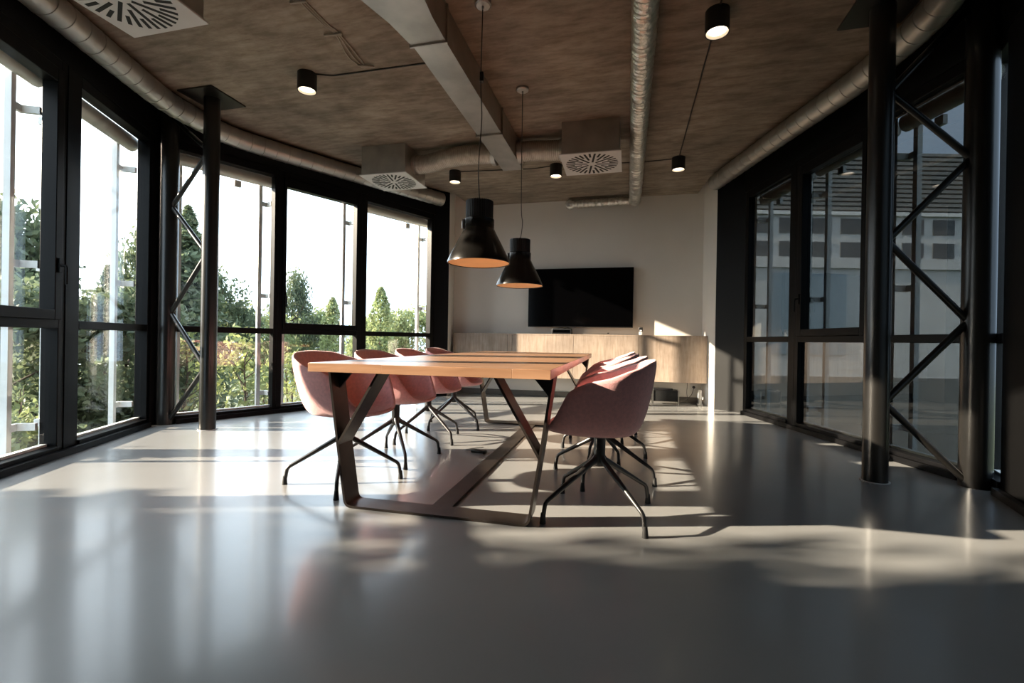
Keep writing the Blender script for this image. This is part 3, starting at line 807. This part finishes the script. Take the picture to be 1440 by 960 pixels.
def leaves(mb, n, fn, size, rng):
    for _ in range(n):
        p, s = fn(rng)
        a = Vector((rng.gauss(0, 1), rng.gauss(0, 1), rng.gauss(0, .8))).normalized()
        b = a.orthogonal().normalized(); b = Matrix.Rotation(rng.uniform(0, 2 * PI), 3, a) @ b
        c = a.cross(b); L = size * s * rng.uniform(.7, 1.3)
        p = Vector(p)
        mb.add([p - b * L, p + c * L * .45, p + b * L, p - c * L * .45], [(0, 1, 2, 3)])
def blob_crown(rx, rz, zc_, lumps, rng):
    cs = []
    for _ in range(lumps):
        a = rng.uniform(0, 2 * PI); h = rng.uniform(-1, 1); q = math.sqrt(1 - h * h) * rng.uniform(.35, .85)
        cs.append((rx * q * math.cos(a), rx * q * math.sin(a), zc_ + rz * h * .8, rng.uniform(.25, .5) * rx))
    def fn(r):
        c = r.choice(cs); d = Vector((r.gauss(0, 1), r.gauss(0, 1), r.gauss(0, 1))).normalized() * c[3] * r.uniform(.4, 1.05)
        return (c[0] + d.x, c[1] + d.y, c[2] + d.z), 1
    return fn
def make_tree(name, H, rx, leaf, m, n, seed, shape='blob', trunk=True, base=-3.2):
    """tree whose origin is at its foot; H total height"""
    rng = random.Random(seed)
    t = empty(name)
    mb = MB()
    if shape == 'blob':
        rz = H * .36; zc_ = H - rz
        leaves(mb, n, blob_crown(rx, rz, zc_, 26, rng), leaf, rng)
    elif shape == 'cone':
        def fn(r):
            u = r.random() ** .75; z = H * (1 - .95 * (1 - u) ) ; k = (1 - u)
            z = H * (.06 + .94 * u); lay = .55 + .45 * abs(math.sin(z * 5.5)); a = r.uniform(0, 2 * PI)
            q = rx * (k ** .8) * lay * r.uniform(.3, 1.0)
            return (q * math.cos(a), q * math.sin(a), z - q * .25), 1
        leaves(mb, n, fn, leaf, rng)
    elif shape == 'column':
        def fn(r):
            u = r.random(); z = H * (.04 + .96 * u); a = r.uniform(0, 2 * PI)
            q = rx * min(1, (1 - u) * 4) ** .6 * min(1, .5 + u * 3) * r.uniform(.55, 1.05)
            return (q * math.cos(a), q * math.sin(a), z), 1
        leaves(mb, n, fn, leaf, rng)
    elif shape == 'shrub':
        rz = H * .5
        leaves(mb, n, blob_crown(rx, rz, H * .55, 16, rng), leaf, rng)
    f = mb.build('foliage', m, t, smooth=False)
    tk = MB(); tr = max(.02, H * .018)
    tk.tube(smooth_path([(0, 0, 0), (H * .01, 0, H * .3), (-H * .01, H * .01, H * .6), (0, 0, H * .88)]), [tr * (1 - .045 * i) for i in range(19)], 8)
    for k in range(7):
        a = k * 2.4; z = H * (.3 + .075 * k); L = rx * .55
        if shape in ('column', 'cone'): L *= .4
        tk.tube([(0, 0, z), (L * .5 * math.cos(a), L * .5 * math.sin(a), z + L * .35), (L * math.cos(a), L * math.sin(a), z + L * .8)], [tr * .45, tr * .3, tr * .12], 6)
    tk.build('trunk', 'bark', t)
    return t
def at_px(px, dist):
    """a point on the ground seen in that direction at that distance"""
    d = _r2 * ((px - 720) / F_PX) + _fw; d = Vector((d.x, d.y)).normalized()
    return d * dist
PROTO = {}
def tree(kind, px, dist, top_py, label, base=-3.2, seed=1, cat='tree', group='trees outside the windows', wscale=1.0):
    spec = dict(broad=('broadleaf_tree', 7.0, 2.3, .115, 'leaf_dark', 9000, 'blob'), light=('broadleaf_tree', 7.0, 2.3, .12, 'leaf_mid', 8000, 'blob'), fir=('conifer_tree', 8.0, 1.9, .105, 'leaf_dark', 9000, 'cone'),
                thuja=('columnar_tree', 6.0, .5, .08, 'leaf_mid', 4500, 'column'), shrub=('shrub', 1.6, .7, .055, 'leaf_mid', 1700, 'shrub'), yshrub=('shrub', 1.6, .7, .06, 'leaf_yellow', 420, 'shrub'), dshrub=('shrub', 1.6, .8, .045, 'leaf_dark', 6500, 'shrub'))[kind]
    if kind not in PROTO:
        PROTO[kind] = make_tree(spec[0], spec[1], spec[2], spec[3], spec[4], spec[5], 11 + len(PROTO), spec[6]); t = PROTO[kind]
    else: t = copy_tree(PROTO[kind])
    p = at_px(px, dist)
    dep = p.x * _fw.x + p.y * _fw.y
    ztop = HC + (480 - top_py) / F_PX * dep
    k = (ztop - base) / spec[1]
    t.location = (p.x, p.y, base); t.scale = (k * wscale, k * wscale, k); t.rotation_euler = (0, 0, seed * 1.7)
    tag(t, label, cat, group)
    return t
tree('broad', -5, 14, 305, 'big dark leafy tree seen through the nearest left window', seed=1, wscale=.75)
tree('broad', -70, 15, 290, 'dark leafy tree at the very left edge of the nearest window', seed=2)
tree('fir', 150, 17, 385, 'dark conifer behind the reflections in the second window', seed=3)
tree('broad', 196, 19, 335, 'dark leafy tree just left of the left lattice column', seed=4, wscale=.5)
tree('fir', 262, 17, 300, 'tall dark conifer seen through the left lattice column', seed=5, wscale=1.25)
tree('broad', 305, 22, 392, 'dark leafy tree behind the inner post of the left lattice column', seed=6, wscale=.7)
tree('light', 350, 24, 424, 'sunny yellow green tree right of the left lattice column', seed=7, wscale=1.1)
tree('broad', 411, 26, 392, 'dark leafy tree at the left of the sash window', seed=8, wscale=.5)
tree('light', 440, 27, 428, 'light green tree in the middle of the sash window', seed=9, wscale=.9)
tree('thuja', 467, 20, 424, 'slim columnar evergreen on the right of the sash window', seed=10)
tree('thuja', 535, 21, 408, 'slim columnar evergreen in the far left corner window', seed=11)
tree('light', 568, 27, 424, 'light green tree right of the columnar evergreen in the corner window', seed=12, wscale=1.0)
tree('light', 518, 30, 440, 'light green tree left of the columnar evergreen in the corner window', seed=13, wscale=.9)
# planting on the terrace
TB = -.55
for i, (k, px, dist, ty, lab) in enumerate((
        ('dshrub', 12, 7.6, 430, 'dark green bush behind the bottom of the nearest left window'), ('dshrub', 70, 8.2, 440, 'dark green bush beside the frame of the second window'), ('dshrub', 125, 8.0, 455, 'dark green bush in the left of the second window'), ('dshrub', 180, 8.4, 430, 'dark green bush in the right of the second window'),
        ('shrub', 30, 6.2, 540, 'low green bush at the bottom of the nearest left window'), ('yshrub', 262, 8.2, 485, 'yellow green bush behind the outer post of the left lattice column'), ('yshrub', 345, 8.4, 478, 'yellow green bush right of the inner post of the left lattice column'),
        ('yshrub', 405, 8.8, 500, 'low yellow green bush left of the nearest pink chair'), ('shrub', 440, 10.5, 510, 'green bush behind the backrest of the nearest pink chair'), ('shrub', 372, 10.2, 500, 'green bush left of the sash window frame'))):
    tree(k, px, dist, ty, lab, TB, 20 + i, 'bush', 'bushes on the terrace')
for i, (x, y, ty, lab) in enumerate(((-5.9, 1.55, .95, 'green bush close to the facade, hidden left of the photo'), (-6.1, .75, 1.15, 'tall green bush close to the facade, hidden left of the photo'), (-6.0, -.1, 1.35, 'tallest green bush close to the facade, hidden left of the photo'), (-5.6, -.9, 1.5, 'wide green bush close to the facade, hidden left of the photo'))):
    t = copy_tree(PROTO['shrub']); k = (ty - TB) / 1.6; t.location = (x, y, TB); t.scale = (k * .9, k * .9, k); t.rotation_euler = (0, 0, i * 2.1)
    tag(t, lab, 'bush', 'bushes on the terrace')
# trees beside the building, between the foreground floor and the sun
for i, (x, y, s, ws, lab) in enumerate(((-8.6, -1.72, .965, .87, 'leafy tree beside the facade, outside the photo on the left'), (-7.9, -4.6, 1.05, .9, 'leafy tree further along the facade, outside the photo'))):
    t = copy_tree(PROTO['broad']); t.location = (x, y, -3.2); t.scale = (s * ws, s * ws, s); t.rotation_euler = (0, 0, 1 + i)
    tag(t, lab, 'tree', 'trees outside the windows')
# low white house far off
hp = at_px(462, 40)
hs = empty('house', (hp.x, hp.y, -3.2), R(25), 'low white flat-roofed house far behind the trees', 'house')
MB().box(-3.5, 3.5, -2, 2, 0, 4.6).build('wall', 'render', hs, smooth=False)
MB().box(-3.8, 3.8, -2.3, 2.3, 4.6, 4.9).build('roof', 'louvre', hs, smooth=False)
for x in (-2.2, 0, 2.2): MB().box(x - .5, x + .5, -2.03, -1.99, 2.4, 3.8).build('window', 'darkglass', hs, smooth=False)

# white building across on the right
D = 16.0; BX = 5.1
bp_ = _fw0 * D + _rt * (470 / F_PX * D)
nb = empty('office_building', (bp_.x, bp_.y, -3.2), R(14), 'white office building with rows of windows, seen through the dark windows', 'building')
# local x along its face, local -y towards the room; z above the lower ground
def zpx(y): return HC + (487 - y) / F_PX * D + 3.2
MB().box(-6, BX, 0, 8, 0, zpx(300)).build('wall', 'render', nb, smooth=False)
MB().box(-6, BX, -.12, 0, zpx(304), zpx(299)).build('cornice', 'alu', nb, smooth=False)
MB().box(-6, BX, -.10, 0, zpx(378), zpx(364)).build('ledge', 'render', nb, smooth=False)
lv = MB().box(-6, BX, .35, 8, zpx(300), zpx(210)); k = zpx(299)
while k < zpx(212):
    lv.box(-6, BX, .25, .36, k, k + .10); k += .16
lv.build('louvre_roof', 'louvre', nb, smooth=False)
MB().box(-6, BX, -.08, 0, 0, zpx(530)).build('plinth', 'louvre', nb, smooth=False)
for k in range(10):
    x = -5.2 + k * 1.06
    for z0, z1 in ((zpx(362), zpx(341)), (zpx(329), zpx(308))):
        MB().box(x - .37, x + .37, -.03, .02, z0, z1).build('window', 'darkglass', nb, smooth=False)
for x0, x1 in ((-2.7, -.05),):
    MB().box(x0, x1, -.04, .02, zpx(500), zpx(386)).build('door_panel', 'bluewall', nb, smooth=False)
